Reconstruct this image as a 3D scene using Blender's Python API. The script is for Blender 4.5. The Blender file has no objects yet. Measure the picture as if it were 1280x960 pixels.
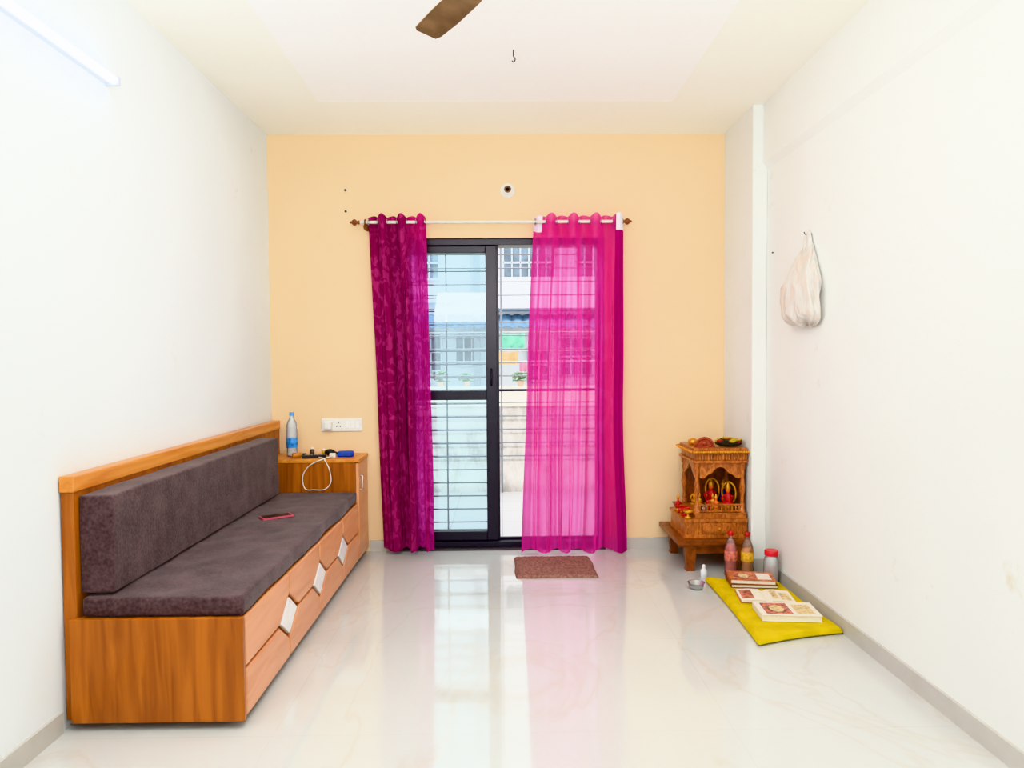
import bpy, math, random
import bmesh
from mathutils import Matrix, Vector, noise
random.seed(7)
scene = bpy.context.scene
COL = scene.collection

# ------------------------------------------------------------ helpers
def lin(c):
    r = []
    for v in c[:3]:
        v = v/255.0
        r.append(v/12.92 if v <= 0.04045 else ((v+0.055)/1.055)**2.4)
    return (r[0], r[1], r[2], 1.0)

def base_mat(name):
    m = bpy.data.materials.new(name); m.use_nodes = True
    nt = m.node_tree
    return m, nt, nt.nodes['Principled BSDF']

def mat(name, c, rough=0.5, metal=0.0, spec=0.5, var=0.06, vscale=20, bump=0.0, bscale=200, emit=None, estr=0, trans=0, coat=0, alpha=1):
    m, nt, b = base_mat(name)
    col = lin(c)
    n = nt.nodes.new('ShaderNodeTexNoise'); n.inputs['Scale'].default_value = vscale; n.inputs['Detail'].default_value = 4
    g = nt.nodes.new('ShaderNodeNewGeometry'); nt.links.new(g.outputs['Position'], n.inputs['Vector'])
    r = nt.nodes.new('ShaderNodeMix'); r.data_type = 'RGBA'
    r.inputs[6].default_value = tuple(v*(1-var) for v in col[:3])+(1,)
    r.inputs[7].default_value = tuple(min(1, v*(1+var)) for v in col[:3])+(1,)
    rm = nt.nodes.new('ShaderNodeMapRange'); rm.inputs[1].default_value = .32; rm.inputs[2].default_value = .68
    nt.links.new(n.outputs['Fac'], rm.inputs[0]); nt.links.new(rm.outputs[0], r.inputs[0]); nt.links.new(r.outputs[2], b.inputs['Base Color'])
    b.inputs['Roughness'].default_value = rough; b.inputs['Metallic'].default_value = metal
    b.inputs['Specular IOR Level'].default_value = spec
    b.inputs['Transmission Weight'].default_value = trans
    b.inputs['Coat Weight'].default_value = coat
    b.inputs['Alpha'].default_value = alpha
    if emit:
        b.inputs['Emission Color'].default_value = lin(emit); b.inputs['Emission Strength'].default_value = estr
    if bump > 0:
        n2 = nt.nodes.new('ShaderNodeTexNoise'); n2.inputs['Scale'].default_value = bscale; n2.inputs['Detail'].default_value = 3
        nt.links.new(g.outputs['Position'], n2.inputs['Vector'])
        bp = nt.nodes.new('ShaderNodeBump'); bp.inputs['Strength'].default_value = bump; bp.inputs['Distance'].default_value = 0.01
        nt.links.new(n2.outputs['Fac'], bp.inputs['Height']); nt.links.new(bp.outputs['Normal'], b.inputs['Normal'])
    return m

def wood(name, c1, c2, stretch=(1, 1, 1), scale=6, rough=0.35, coat=0.15, spec=.4):
    m, nt, b = base_mat(name)
    g = nt.nodes.new('ShaderNodeNewGeometry')
    mp = nt.nodes.new('ShaderNodeMapping'); mp.inputs['Scale'].default_value = stretch
    nt.links.new(g.outputs['Position'], mp.inputs['Vector'])
    n = nt.nodes.new('ShaderNodeTexNoise'); n.inputs['Scale'].default_value = scale; n.inputs['Detail'].default_value = 8
    n.inputs['Distortion'].default_value = 1.0
    nt.links.new(mp.outputs[0], n.inputs['Vector'])
    r = nt.nodes.new('ShaderNodeValToRGB')
    r.color_ramp.elements[0].position = 0.32; r.color_ramp.elements[0].color = lin(c1)
    r.color_ramp.elements[1].position = 0.66; r.color_ramp.elements[1].color = lin(c2)
    nt.links.new(n.outputs['Fac'], r.inputs[0]); nt.links.new(r.outputs[0], b.inputs['Base Color'])
    b.inputs['Roughness'].default_value = rough; b.inputs['Coat Weight'].default_value = coat; b.inputs['Coat Roughness'].default_value = 0.15
    b.inputs['Specular IOR Level'].default_value = spec
    return m

def clear(name, tint, dens=.12, solid=(255,255,255)):
    m = bpy.data.materials.new(name); m.use_nodes = True; nt = m.node_tree; nt.nodes.clear()
    o = nt.nodes.new('ShaderNodeOutputMaterial'); t = nt.nodes.new('ShaderNodeBsdfTransparent'); t.inputs[0].default_value = lin(tint)
    gl = nt.nodes.new('ShaderNodeBsdfGlossy'); gl.inputs['Roughness'].default_value = 0.08
    d = nt.nodes.new('ShaderNodeBsdfDiffuse'); d.inputs[0].default_value = lin(solid)
    n = nt.nodes.new('ShaderNodeTexNoise'); n.inputs['Scale'].default_value = 30
    a = nt.nodes.new('ShaderNodeMixShader'); mp = nt.nodes.new('ShaderNodeMapRange'); mp.inputs[3].default_value = dens*.7; mp.inputs[4].default_value = dens*1.3
    nt.links.new(n.outputs['Fac'], mp.inputs[0]); nt.links.new(mp.outputs[0], a.inputs[0])
    nt.links.new(t.outputs[0], a.inputs[1]); nt.links.new(d.outputs[0], a.inputs[2])
    f = nt.nodes.new('ShaderNodeFresnel'); f.inputs[0].default_value = 1.4
    b = nt.nodes.new('ShaderNodeMixShader'); nt.links.new(f.outputs[0], b.inputs[0]); nt.links.new(a.outputs[0], b.inputs[1]); nt.links.new(gl.outputs[0], b.inputs[2])
    nt.links.new(b.outputs[0], o.inputs[0]); return m

class M:
    def __init__(s): s.v = []; s.f = []; s.mi = []; s.sm = []
    def add(s, vs, fs, mi=0, smooth=False):
        o = len(s.v); s.v += [tuple(v) for v in vs]
        for f in fs:
            s.f.append([i+o for i in f]); s.mi.append(mi); s.sm.append(smooth)
    def box(s, x0, x1, y0, y1, z0, z1, mi=0):
        vs = [(x0,y0,z0),(x1,y0,z0),(x1,y1,z0),(x0,y1,z0),(x0,y0,z1),(x1,y0,z1),(x1,y1,z1),(x0,y1,z1)]
        s.add(vs, [(0,3,2,1),(4,5,6,7),(0,1,5,4),(1,2,6,5),(2,3,7,6),(3,0,4,7)], mi)
    def tube(s, pts, r, n=10, mi=0, closed=False):
        pts = [Vector(p) for p in pts]; N = len(pts)
        rs = r if isinstance(r, (list, tuple)) else [r]*N
        vs = []; prev = None
        for i, p in enumerate(pts):
            a = pts[(i-1) % N] if (closed or i > 0) else p
            b = pts[(i+1) % N] if (closed or i < N-1) else p
            t = (b-a).normalized()
            if prev is None:
                up = Vector((0,0,1)) if abs(t.z) < 0.9 else Vector((1,0,0))
                u = t.cross(up).normalized()
            else:
                u = (prev - t*prev.dot(t)).normalized()
            prev = u; w = t.cross(u)
            for k in range(n):
                an = 2*math.pi*k/n
                vs.append(p+(u*math.cos(an)+w*math.sin(an))*rs[i])
        fs = []
        for i in range(N if closed else N-1):
            j = (i+1) % N
            for k in range(n):
                k2 = (k+1) % n
                fs.append((i*n+k, i*n+k2, j*n+k2, j*n+k))
        s.add(vs, fs, mi, True)
        if not closed:
            s.add(vs[:n], [tuple(range(n))[::-1]], mi); s.add(vs[-n:], [tuple(range(n))], mi)
    def lathe(s, prof, c=(0,0,0), n=20, mi=0, sx=1, sy=1, axis='z'):
        vs = []
        for r, z in prof:
            for k in range(n):
                a = 2*math.pi*k/n
                p = (r*math.cos(a)*sx, r*math.sin(a)*sy, z)
                if axis == 'y': p = (p[0], p[2], p[1])
                if axis == 'x': p = (p[2], p[0], p[1])
                vs.append((c[0]+p[0], c[1]+p[1], c[2]+p[2]))
        fs = []
        for i in range(len(prof)-1):
            for k in range(n):
                k2 = (k+1) % n
                fs.append((i*n+k, i*n+k2, (i+1)*n+k2, (i+1)*n+k))
        s.add(vs, fs, mi, True)
        s.add(vs[:n], [tuple(range(n))[::-1]], mi); s.add(vs[-n:], [tuple(range(n))], mi)
    def ball(s, c, rx, ry=None, rz=None, n=14, mi=0):
        ry = ry or rx; rz = rz or rx
        prof = []
        for i in range(9):
            a = -math.pi/2+math.pi*i/8
            prof.append((max(0.0004, rx*math.cos(a)), rz*math.sin(a)))
        s.lathe(prof, c, n, mi, 1, ry/rx)
    def prism(s, poly, axis, a0, a1, mi=0):
        n = len(poly)
        def P(p, a):
            if axis == 'x': return (a, p[0], p[1])
            if axis == 'y': return (p[0], a, p[1])
            return (p[0], p[1], a)
        vs = [P(p, a0) for p in poly]+[P(p, a1) for p in poly]
        fs = [tuple(range(n))[::-1], tuple(range(n, 2*n))]+[(i, (i+1) % n, n+(i+1) % n, n+i) for i in range(n)]
        s.add(vs, fs, mi)
    def obj(s, name, mats, parent=None, loc=(0,0,0), rot=0, world=False, bevel=0, seg=2, label=None, category=None, kind=None, group=None, subsurf=0, solid=0):
        me = bpy.data.meshes.new(name)
        off = Vector((0,0,0))
        if parent is not None and world: off = Vector(parent.location)
        if parent is None and world: off = Vector(loc)
        me.from_pydata([tuple(Vector(v)-off) for v in s.v], [], s.f)
        for m in (mats if isinstance(mats, list) else [mats]): me.materials.append(m)
        for i, p in enumerate(me.polygons):
            p.material_index = s.mi[i]; p.use_smooth = s.sm[i]
        bm = bmesh.new(); bm.from_mesh(me); bmesh.ops.recalc_face_normals(bm, faces=bm.faces); bm.to_mesh(me); bm.free()
        o = bpy.data.objects.new(name, me); COL.objects.link(o)
        if parent is not None:
            o.parent = parent
            if not world: o.location = loc; o.rotation_euler = (0,0,rot)
        else:
            o.location = loc; o.rotation_euler = (0,0,rot)
        if solid:
            md = o.modifiers.new('s', 'SOLIDIFY'); md.thickness = solid
        if bevel:
            md = o.modifiers.new('b', 'BEVEL'); md.width = bevel; md.segments = seg; md.limit_method = 'ANGLE'; md.harden_normals = False
        if subsurf:
            md = o.modifiers.new('u', 'SUBSURF'); md.levels = subsurf; md.render_levels = subsurf
        if label: o['label'] = label
        if category: o['category'] = category
        if kind: o['kind'] = kind
        if group: o['group'] = group
        return o

def root(name, label, category, loc=(0,0,0), rot=0, kind=None, group=None):
    e = bpy.data.objects.new(name, None); COL.objects.link(e); e.empty_display_size = 0.1
    e.location = loc; e.rotation_euler = (0,0,rot); e['label'] = label; e['category'] = category
    if kind: e['kind'] = kind
    if group: e['group'] = group
    return e

def smooth_path(c, k=6):
    out = []
    for i in range(len(c)-1):
        p0 = Vector(c[max(i-1,0)]); p1 = Vector(c[i]); p2 = Vector(c[i+1]); p3 = Vector(c[min(i+2,len(c)-1)])
        for j in range(k):
            t = j/k
            out.append(.5*((2*p1)+(-p0+p2)*t+(2*p0-5*p1+4*p2-p3)*t*t+(-p0+3*p1-3*p2+p3)*t**3))
    out.append(Vector(c[-1])); return out

# ------------------------------------------------------------ dimensions
XL, XR, YB, YF, H = -1.55, 1.60, 4.76, -3.0, 2.80
HT = 2.8008
CH = 1.292

# ------------------------------------------------------------ materials
def wallmat(name, c, dirt):
    m, nt, b = base_mat(name)
    g = nt.nodes.new('ShaderNodeNewGeometry')
    n = nt.nodes.new('ShaderNodeTexNoise'); n.inputs['Scale'].default_value = .9; n.inputs['Detail'].default_value = 3
    nt.links.new(g.outputs['Position'], n.inputs['Vector'])
    n2 = nt.nodes.new('ShaderNodeTexNoise'); n2.inputs['Scale'].default_value = 4; n2.inputs['Detail'].default_value = 8; n2.inputs['Roughness'].default_value = .65
    nt.links.new(g.outputs['Position'], n2.inputs['Vector'])
    r = nt.nodes.new('ShaderNodeValToRGB'); r.color_ramp.elements[0].position=.35; r.color_ramp.elements[1].position=.65
    r.color_ramp.elements[0].color = lin(tuple(v-6 for v in c)); r.color_ramp.elements[1].color = lin(c)
    nt.links.new(n.outputs['Fac'], r.inputs[0])
    r2 = nt.nodes.new('ShaderNodeValToRGB'); r2.color_ramp.elements[0].position=.27; r2.color_ramp.elements[1].position=.36
    r2.color_ramp.elements[0].color = lin(dirt); r2.color_ramp.elements[1].color = (1,1,1,1)
    nt.links.new(n2.outputs['Fac'], r2.inputs[0])
    mx = nt.nodes.new('ShaderNodeMix'); mx.data_type = 'RGBA'; mx.blend_type = 'MULTIPLY'; mx.inputs[0].default_value = 1
    nt.links.new(r.outputs[0], mx.inputs[6]); nt.links.new(r2.outputs[0], mx.inputs[7]); nt.links.new(mx.outputs[2], b.inputs['Base Color'])
    b.inputs['Roughness'].default_value = .7; b.inputs['Specular IOR Level'].default_value = .1
    return m
m_white = wallmat('wall_white', (232,237,238), (244,238,226))
m_whiter = wallmat('wall_offwhite', (237,238,234), (242,234,220))
m_col = wallmat('column_offwhite', (230,231,227), (244,238,226))
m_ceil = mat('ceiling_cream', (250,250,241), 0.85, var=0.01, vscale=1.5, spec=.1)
m_tray = mat('tray_lit_white', (255,255,254), 0.85, var=0.003, vscale=1.5, spec=.1)  # brighter light on the tray is put into this whiter colour
m_peach = wallmat('wall_peach', (245,215,172), (244,240,232))
m_skirt = mat('skirting_tile', (194,190,182), 0.25, var=0.05, vscale=6)
m_frame = mat('black_aluminium', (22,14,32), 0.35, metal=0.2)
m_steel = mat('steel', (190,190,190), 0.25, metal=1)
m_black = mat('black_plastic', (18,18,20), 0.4)
m_whitep = mat('white_plastic', (232,230,224), 0.35)
m_rod = mat('rod_offwhite', (214,208,198), 0.35)
m_wood_front = wood('veneer_dark', (132,64,16), (182,102,34), (9,9,.7), 2.5)
m_wood_rail = wood('veneer_light', (204,122,48), (228,156,76), (6,.6,8), 3)
m_wood_drawer = wood('veneer_drawer', (218,146,102), (231,166,122), (4,.8,6), 2.5)
m_wood_dark = wood('wood_dark', (96,44,20), (146,76,36), (3,8,3), 4)
m_wood_shrine = wood('wood_shrine', (128,60,26), (204,122,62), (5,5,2), 12)
m_wood_inner = wood('wood_shrine_inner', (92,40,18), (140,70,34), (5,5,2), 12)
m_gold = mat('gold_paint', (216,150,56), 0.3, metal=0.5, var=.3, vscale=60)
m_red = mat('red_paint', (190,26,28), 0.4, var=.3, vscale=60)
m_orange = mat('orange_paint', (228,110,44), 0.45, var=.2)
m_diamond = mat('white_inlay', (240,238,236), 0.25)

def floor_mat():
    m, nt, b = base_mat('marble_tile')
    g = nt.nodes.new('ShaderNodeNewGeometry')
    mp = nt.nodes.new('ShaderNodeMapping'); mp.inputs['Scale'].default_value = (1.0,.6,1); nt.links.new(g.outputs['Position'], mp.inputs[0])
    n = nt.nodes.new('ShaderNodeTexNoise'); n.inputs['Scale'].default_value = 1.1; n.inputs['Detail'].default_value = 6; n.inputs['Distortion'].default_value = 1.2
    nt.links.new(mp.outputs[0], n.inputs['Vector'])
    base = (205,206,202)
    r = nt.nodes.new('ShaderNodeValToRGB'); e = r.color_ramp.elements
    e[0].position = 0.485; e[0].color = lin(base)
    e[1].position = 0.515; e[1].color = lin(base)
    k = e.new(0.5); k.color = lin((203,200,192))
    nt.links.new(n.outputs['Fac'], r.inputs[0])
    n2 = nt.nodes.new('ShaderNodeTexNoise'); n2.inputs['Scale'].default_value = 2.2; n2.inputs['Detail'].default_value = 5
    nt.links.new(g.outputs['Position'], n2.inputs['Vector'])
    r2 = nt.nodes.new('ShaderNodeValToRGB'); r2.color_ramp.elements[0].color = (.94,.94,.94,1); r2.color_ramp.elements[1].color = (1,1,1,1)
    r2.color_ramp.elements[0].position = .3; r2.color_ramp.elements[1].position = .7
    nt.links.new(n2.outputs['Fac'], r2.inputs[0])
    mx = nt.nodes.new('ShaderNodeMix'); mx.data_type = 'RGBA'; mx.blend_type = 'MULTIPLY'; mx.inputs[0].default_value = 1
    nt.links.new(r.outputs[0], mx.inputs[6]); nt.links.new(r2.outputs[0], mx.inputs[7])
    br = nt.nodes.new('ShaderNodeTexBrick'); br.offset = 0; br.inputs['Scale'].default_value = 1
    br.inputs['Brick Width'].default_value = 0.8; br.inputs['Row Height'].default_value = 0.8; br.inputs['Mortar Size'].default_value = 0.0012
    br.inputs['Color1'].default_value = (1,1,1,1); br.inputs['Color2'].default_value = (.985,.985,.985,1); br.inputs['Mortar'].default_value = (.88,.87,.86,1)
    nt.links.new(g.outputs['Position'], br.inputs['Vector'])
    mx2 = nt.nodes.new('ShaderNodeMix'); mx2.data_type = 'RGBA'; mx2.blend_type = 'MULTIPLY'; mx2.inputs[0].default_value = 1
    nt.links.new(mx.outputs[2], mx2.inputs[6]); nt.links.new(br.outputs['Color'], mx2.inputs[7])
    nt.links.new(mx2.outputs[2], b.inputs['Base Color'])
    b.inputs['Roughness'].default_value = 0.07; b.inputs['IOR'].default_value = 1.55
    b.inputs['Coat Weight'].default_value = .4; b.inputs['Coat Roughness'].default_value = 0.01
    return m
m_floor = floor_mat()

def glass_mat():
    m = bpy.data.materials.new('thin_glass'); m.use_nodes = True; nt = m.node_tree; nt.nodes.clear()
    o = nt.nodes.new('ShaderNodeOutputMaterial'); t = nt.nodes.new('ShaderNodeBsdfTransparent'); t.inputs[0].default_value = (.90,.965,.985,1)
    gl = nt.nodes.new('ShaderNodeBsdfGlossy'); gl.inputs['Roughness'].default_value = 0.02
    mx = nt.nodes.new('ShaderNodeMixShader'); mx.inputs[0].default_value = 0.05
    nt.links.new(t.outputs[0], mx.inputs[1]); nt.links.new(gl.outputs[0], mx.inputs[2]); nt.links.new(mx.outputs[0], o.inputs[0])
    return m
m_glass = glass_mat()

def curtain_mat(name, c1, c2, tr, fac_t, pat=14, thr=.5, tlw=.5):
    m = bpy.data.materials.new(name); m.use_nodes = True; nt = m.node_tree; nt.nodes.clear()
    o = nt.nodes.new('ShaderNodeOutputMaterial')
    g = nt.nodes.new('ShaderNodeNewGeometry')
    mp = nt.nodes.new('ShaderNodeMapping'); mp.inputs['Scale'].default_value = (1,1,.7); nt.links.new(g.outputs['Position'], mp.inputs[0])
    v = nt.nodes.new('ShaderNodeTexNoise'); v.inputs['Scale'].default_value = pat; v.inputs['Distortion'].default_value = 2.2; v.inputs['Detail'].default_value = 1
    nt.links.new(mp.outputs[0], v.inputs['Vector'])
    r = nt.nodes.new('ShaderNodeValToRGB'); r.color_ramp.elements[0].position = thr-.03; r.color_ramp.elements[1].position = thr+.03
    r.color_ramp.elements[0].color = lin(c1); r.color_ramp.elements[1].color = lin(c2)
    nt.links.new(v.outputs['Fac'], r.inputs[0])
    d = nt.nodes.new('ShaderNodeBsdfDiffuse'); tl = nt.nodes.new('ShaderNodeBsdfTranslucent'); t = nt.nodes.new('ShaderNodeBsdfTransparent')
    nt.links.new(r.outputs[0], d.inputs[0]); nt.links.new(r.outputs[0], tl.inputs[0]); t.inputs[0].default_value = lin(tr)
    a = nt.nodes.new('ShaderNodeMixShader'); a.inputs[0].default_value = tlw
    nt.links.new(d.outputs[0], a.inputs[1]); nt.links.new(tl.outputs[0], a.inputs[2])
    # woven threads: open gaps close up where the cloth is seen edge-on in a fold
    lw = nt.nodes.new('ShaderNodeLayerWeight'); lw.inputs['Blend'].default_value = .5
    mr = nt.nodes.new('ShaderNodeMapRange'); mr.inputs[1].default_value = .05; mr.inputs[2].default_value = .7; mr.inputs[3].default_value = fac_t; mr.inputs[4].default_value = fac_t*.1
    nt.links.new(lw.outputs['Facing'], mr.inputs[0])
    b = nt.nodes.new('ShaderNodeMixShader'); nt.links.new(mr.outputs[0], b.inputs[0])
    nt.links.new(a.outputs[0], b.inputs[1]); nt.links.new(t.outputs[0], b.inputs[2]); nt.links.new(b.outputs[0], o.inputs[0])
    return m
m_cur_l = curtain_mat('curtain_maroon', (142,30,82), (176,62,116), (255,90,180), 0.04, 13, thr=.53, tlw=.25)
m_cur_l2 = curtain_mat('curtain_maroon_sunlit', (192,44,128), (212,72,152), (255,120,200), 0.18, 13, thr=.53, tlw=.6)  # pinker, see-through copy: sunlight on the door-side edge put into the colour
m_cur_r = curtain_mat('curtain_pink', (232,76,168), (234,84,174), (250,178,232), 0.44, 3, tlw=.62)
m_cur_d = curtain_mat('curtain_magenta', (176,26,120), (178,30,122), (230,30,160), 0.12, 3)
m_cur_w = mat('curtain_white', (235,225,235), 0.8)

# ------------------------------------------------------------ room shell
def structure(m, name, mats, label, **k):
    o = m.obj(name, mats, kind='structure', label=label, category='room', **k); return o

m = M(); m.box(XL-.2, XR+.2, YF, YB+.2, -.1, 0)
structure(m, 'floor', m_floor, 'glossy off-white marble-look floor tiles')
m = M(); m.box(XL-.15, XL, YF, YB+.2, 0, 3.05)
structure(m, 'wall_left', m_white, 'plain white painted wall')
m = M(); m.box(XR, XR+.15, YF, YB+.2, 0, 3.05)
structure(m, 'wall_right', m_whiter, 'plain white painted wall with pilaster')
DX0, DX1, DZ = -.74, .70, 2.115
m = M()
m.box(XL, DX0, YB, YB+.2, 0, 3.05); m.box(DX1, XR, YB, YB+.2, 0, 3.05); m.box(DX0, DX1, YB, YB+.2, DZ, 3.05)
structure(m, 'wall_back', m_peach, 'pale peach painted wall around the balcony door')
m = M(); m.box(1.51, XR, 4.22, YB, 0, 2.9)
structure(m, 'wall_column', m_col, 'shallow white wall column beside the peach wall', bevel=.008, seg=3)
m = M(); m.prism([(XR+.01,2.40),(XR,2.42),(XR-.03,2.455),(XR-.03,2.9),(XR+.01,2.9)],'y',YF,4.225)  # protrusion deepened to bring out a diagonal shadow band on the wall
structure(m, 'trim_2', m_whiter, 'shallow beam edge along the top of the white wall, shaped for a shadow band')
m = M()
tx0, tx1, ty0, ty1 = -1.05, 1.016, -.2, 4.154
HU = 3.0
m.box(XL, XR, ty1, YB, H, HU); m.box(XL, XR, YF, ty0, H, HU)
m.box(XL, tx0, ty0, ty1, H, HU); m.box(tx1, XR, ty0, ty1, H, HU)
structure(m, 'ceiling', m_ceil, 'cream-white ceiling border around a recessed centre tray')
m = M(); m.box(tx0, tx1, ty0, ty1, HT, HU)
structure(m, 'ceiling_tray', m_tray, 'white recessed centre panel of the ceiling with its brighter light painted in')
def bb(name, *bx):
    m = M()
    for b in bx: m.box(*b)
    structure(m, name, m_skirt, 'low grey tile skirting')
bb('baseboard_left', (XL, XL+.012, YF, 2.44, 0, .075))
bb('baseboard_right', (XR-.012, XR, YF, 4.22, 0, .075), (1.498, 1.51, 4.22, YB, 0, .075), (1.498, XR, 4.208, 4.22, 0, .075))
bb('baseboard_back', (-.90, DX0, YB-.012, YB, 0, .075), (DX1, 1.498, YB-.012, YB, 0, .075))

m = M(); m.box(DX0, DX1, YB-.02, YB+.2, 0.0, .012)
structure(m, 'trim_1', mat('granite', (70,66,70), .3, var=.4, vscale=150), 'dark granite door threshold')

# ------------------------------------------------------------ sliding door
door = root('door_1', 'black aluminium sliding balcony door with glass and grille', 'door', (-.02, 4.85, .012), kind='structure')
m = M()
y0, y1 = 4.79, 4.93
FT = .045
m.box(DX0, DX0+.045, y0, y1, .012, DZ); m.box(DX1-.045, DX1, y0, y1, .012, DZ)
m.box(DX0+.045, DX1-.045, y0, y1, DZ-FT, DZ); m.box(DX0+.045, DX1-.045, y0, y1, .012, .05)
m.box(DX0+.045, DX1-.045, 4.85, 4.856, .05, .065)
m.obj('door_frame', m_frame, door, world=True, bevel=.003)
def panel(px0, px1, py):
    m = M()
    zt = DZ-FT-.004
    m.box(px0, px0+.05, py-.018, py+.018, .055, zt); m.box(px1-.075, px1, py-.018, py+.018, .055, zt)
    m.box(px0+.05, px1-.075, py-.018, py+.018, .055, .115); m.box(px0+.05, px1-.075, py-.018, py+.018, zt-.045, zt)
    m.box(px0+.05, px1-.075, py-.018, py+.018, 1.02, 1.085)
    p = m.obj('door_panel', m_frame, door, world=True, bevel=.003)
    for (za, zb) in ((.115,1.02),(1.085,zt-.045)):
        m = M(); m.box(px0+.05, px1-.075, py-.003, py+.003, za, zb)
        g = m.obj('glass', m_glass, door, world=True); g.parent = p
    return p
p1 = panel(DX0+.045, -.03, 4.825)
p2 = panel(DX0+.045, -.015, 4.872)
m = M()
m.tube([(-.068,4.807,1.12),(-.068,4.79,1.13),(-.068,4.79,1.22),(-.068,4.807,1.23)], .006, 8)
h = m.obj('handle', m_frame, door, world=True); h.parent = p1
m_gr = mat('grille_grey', (104,110,122), .4, metal=.3)
m_gr2 = mat('railing_grey', (120,124,132), .4, metal=.2)
m = M()
z = .16
while z < 2.0:
    m.tube([(DX0+.05, 4.905, z), (-.03, 4.905, z)], .005, 8); z += .092
for x in (DX0+.06, -.04, -.38):
    m.tube([(x, 4.905, .06), (x, 4.905, 2.04)], .006, 8)
m.obj('grille', m_gr, door, world=True)

# ------------------------------------------------------------ curtains + rod
ROD_Y, ROD_Z = 4.66, 2.20
rod = root('curtain_rod', 'white curtain rod with brown finials above the door', 'curtain rod', (-.055, ROD_Y, ROD_Z))
m = M(); m.tube([(-.92, ROD_Y, ROD_Z), (.80, ROD_Y, ROD_Z)], .0105, 14)
m.obj('rod', m_rod, rod, world=True)
for sx, x in ((-1, -.92), (1, .80)):
    m = M(); m.lathe([(a*.85,b*.85) for a,b in [(.004,-.002),(.014,0),(.016,.012),(.010,.018),(.024,.034),(.026,.045),(.018,.058),(.008,.066),(.012,.072),(.002,.08)]], (0,0,0), 14, axis='x')
    m.v = [(x+sx*v[0], ROD_Y+v[1], ROD_Z+v[2]) for v in m.v]
    m.obj('finial', m_wood_dark, rod, world=True)
for x in (-.885, .785):
    m = M(); m.lathe([(.03,0),(.03,-.012),(.012,-.02),(.01,-.06),(.009,-.085)], (x, YB, ROD_Z-.012), 14, axis='y')
    m.tube([(x+.0, ROD_Y+.018*math.cos(a), ROD_Z+.018*math.sin(a)) for a in [i*2*math.pi/14 for i in range(14)]], .005, 6, closed=True)
    m.obj('bracket', m_wood_dark, rod, world=True)

def curtain(name, label, tX0, tX1, bX0, bX1, zb, folds, amp, mats, whites, dark, seed, sub, subk):
    r = root(name, label, 'curtain', ((tX0+tX1)/2, ROD_Y, ROD_Z))
    NU, NV = folds*36, 60
    zt = 2.250
    vs = []
    for j in range(NV+1):
        v = j/NV
        for i in range(NU+1):
            u = i/NU
            uu = u + 0.012*math.sin(7*u+seed+3*v)*v
            X = (tX0+(tX1-tX0)*uu)*(1-v**.8)+(bX0+(bX1-bX0)*uu)*v**.8
            ph = 2*math.pi*folds*u
            a = amp*(1-.35*min(1,v*3))
            g = min(1, max(0,(v-.05)*3.5))
            Y = ROD_Y + a*math.sin(ph+.8*v*math.sin(seed+u*5))
            am = .6+.9*abs(noise.noise(Vector((u*5, v*1.3, seed+2))))*2
            Y += g*sub*am*math.sin(2*math.pi*folds*subk*u+2.6*math.sin(u*9+seed+v*1.2)+1.4*noise.noise(Vector((u*4,v*2,seed))))
            Y += g*sub*.4*math.sin(2*math.pi*folds*subk*2.1*u+2*math.sin(u*7+seed)+v)
            Y += .010*v*noise.noise(Vector((u*9, v*3, seed)))
            X += .008*math.sin(2*ph+seed)*v + .022*noise.noise(Vector((u*3, v*2.5, seed+5)))*v
            Z = zt+(zb-zt)*v
            if j == 0: Z -= .020*(1-abs(math.sin(ph)))
            if j == NV: Z += .008*math.sin(ph)
            Y = min(Y, 4.738)
            vs.append((X, Y, Z))
    W = NU+1
    m = M()
    mis = []; fs = []
    for j in range(NV):
        for i in range(NU):
            u = (i+.5)/NU; mi = 0
            if dark and u > dark: mi = 2  # on the maroon curtain this strip holds the painted sunlight
            if whites and j < 3 and (u < .10 or u > .91): mi = 1
            mis.append(mi); fs.append((j*W+i, j*W+i+1, (j+1)*W+i+1, (j+1)*W+i))
    m.v = vs; m.f = fs; m.mi = mis; m.sm = [True]*len(fs)
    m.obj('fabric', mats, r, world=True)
    for k in range(2*folds+1):
        u = k/(2*folds)
        X = tX0+(tX1-tX0)*u
        if k == 0: X += .006
        if k == 2*folds: X -= .006
        mm = M()
        mm.tube([(X, ROD_Y+.019*math.cos(a), ROD_Z+.019*math.sin(a)) for a in [i*2*math.pi/16 for i in range(16)]], .0035, 6, closed=True)
        mm.obj('eyelet', m_steel, r, world=True)
    return r
curtain('curtain', 'dark magenta patterned eyelet curtain bunched beside the door', -.868, -.49, -.81, -.455, .035, 3, .050, [m_cur_l, m_cur_w, m_cur_l2], False, .66, 1.3, .020, 2.3)
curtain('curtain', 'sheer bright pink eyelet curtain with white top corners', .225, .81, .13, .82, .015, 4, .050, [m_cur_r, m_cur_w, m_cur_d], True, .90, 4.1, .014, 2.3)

# ------------------------------------------------------------ storage sofa
SY0, SY1 = 2.46, 4.45
SX = -.912
SB = -1.545
SP = -1.499
sofa = root('storage_sofa', 'golden-brown veneered storage bench sofa with brown cushions along white wall', 'sofa', (-1.24, 3.45, 0.0))
m = M(); m.box(SP+.002, -.932, SY0+.012, SY1, .03, .392)
m.box(-1.45, -1.0, SY0+.09, SY1, 0, .03)
m.obj('bench_body', m_wood_front, sofa, world=True, bevel=.002)
m = M(); m.box(-1.515, SX, SY0-.012, SY0+.008, .028, .396)
m.obj('end_panel', m_wood_front, sofa, world=True, bevel=.002)
m = M(); m.box(SB, SP, SY0+.009, 4.755, .03, .84)
m.obj('back_panel', m_wood_front, sofa, world=True, bevel=.003)
m = M(); m.box(SB-.001, SP+.006, SY0+.002, 4.756, .840, .897)
m.obj('top_rail', m_wood_rail, sofa, world=True, bevel=.004)
cols = [SY0+.012, 2.99, 3.50, 4.01, SY1-.003]
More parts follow.
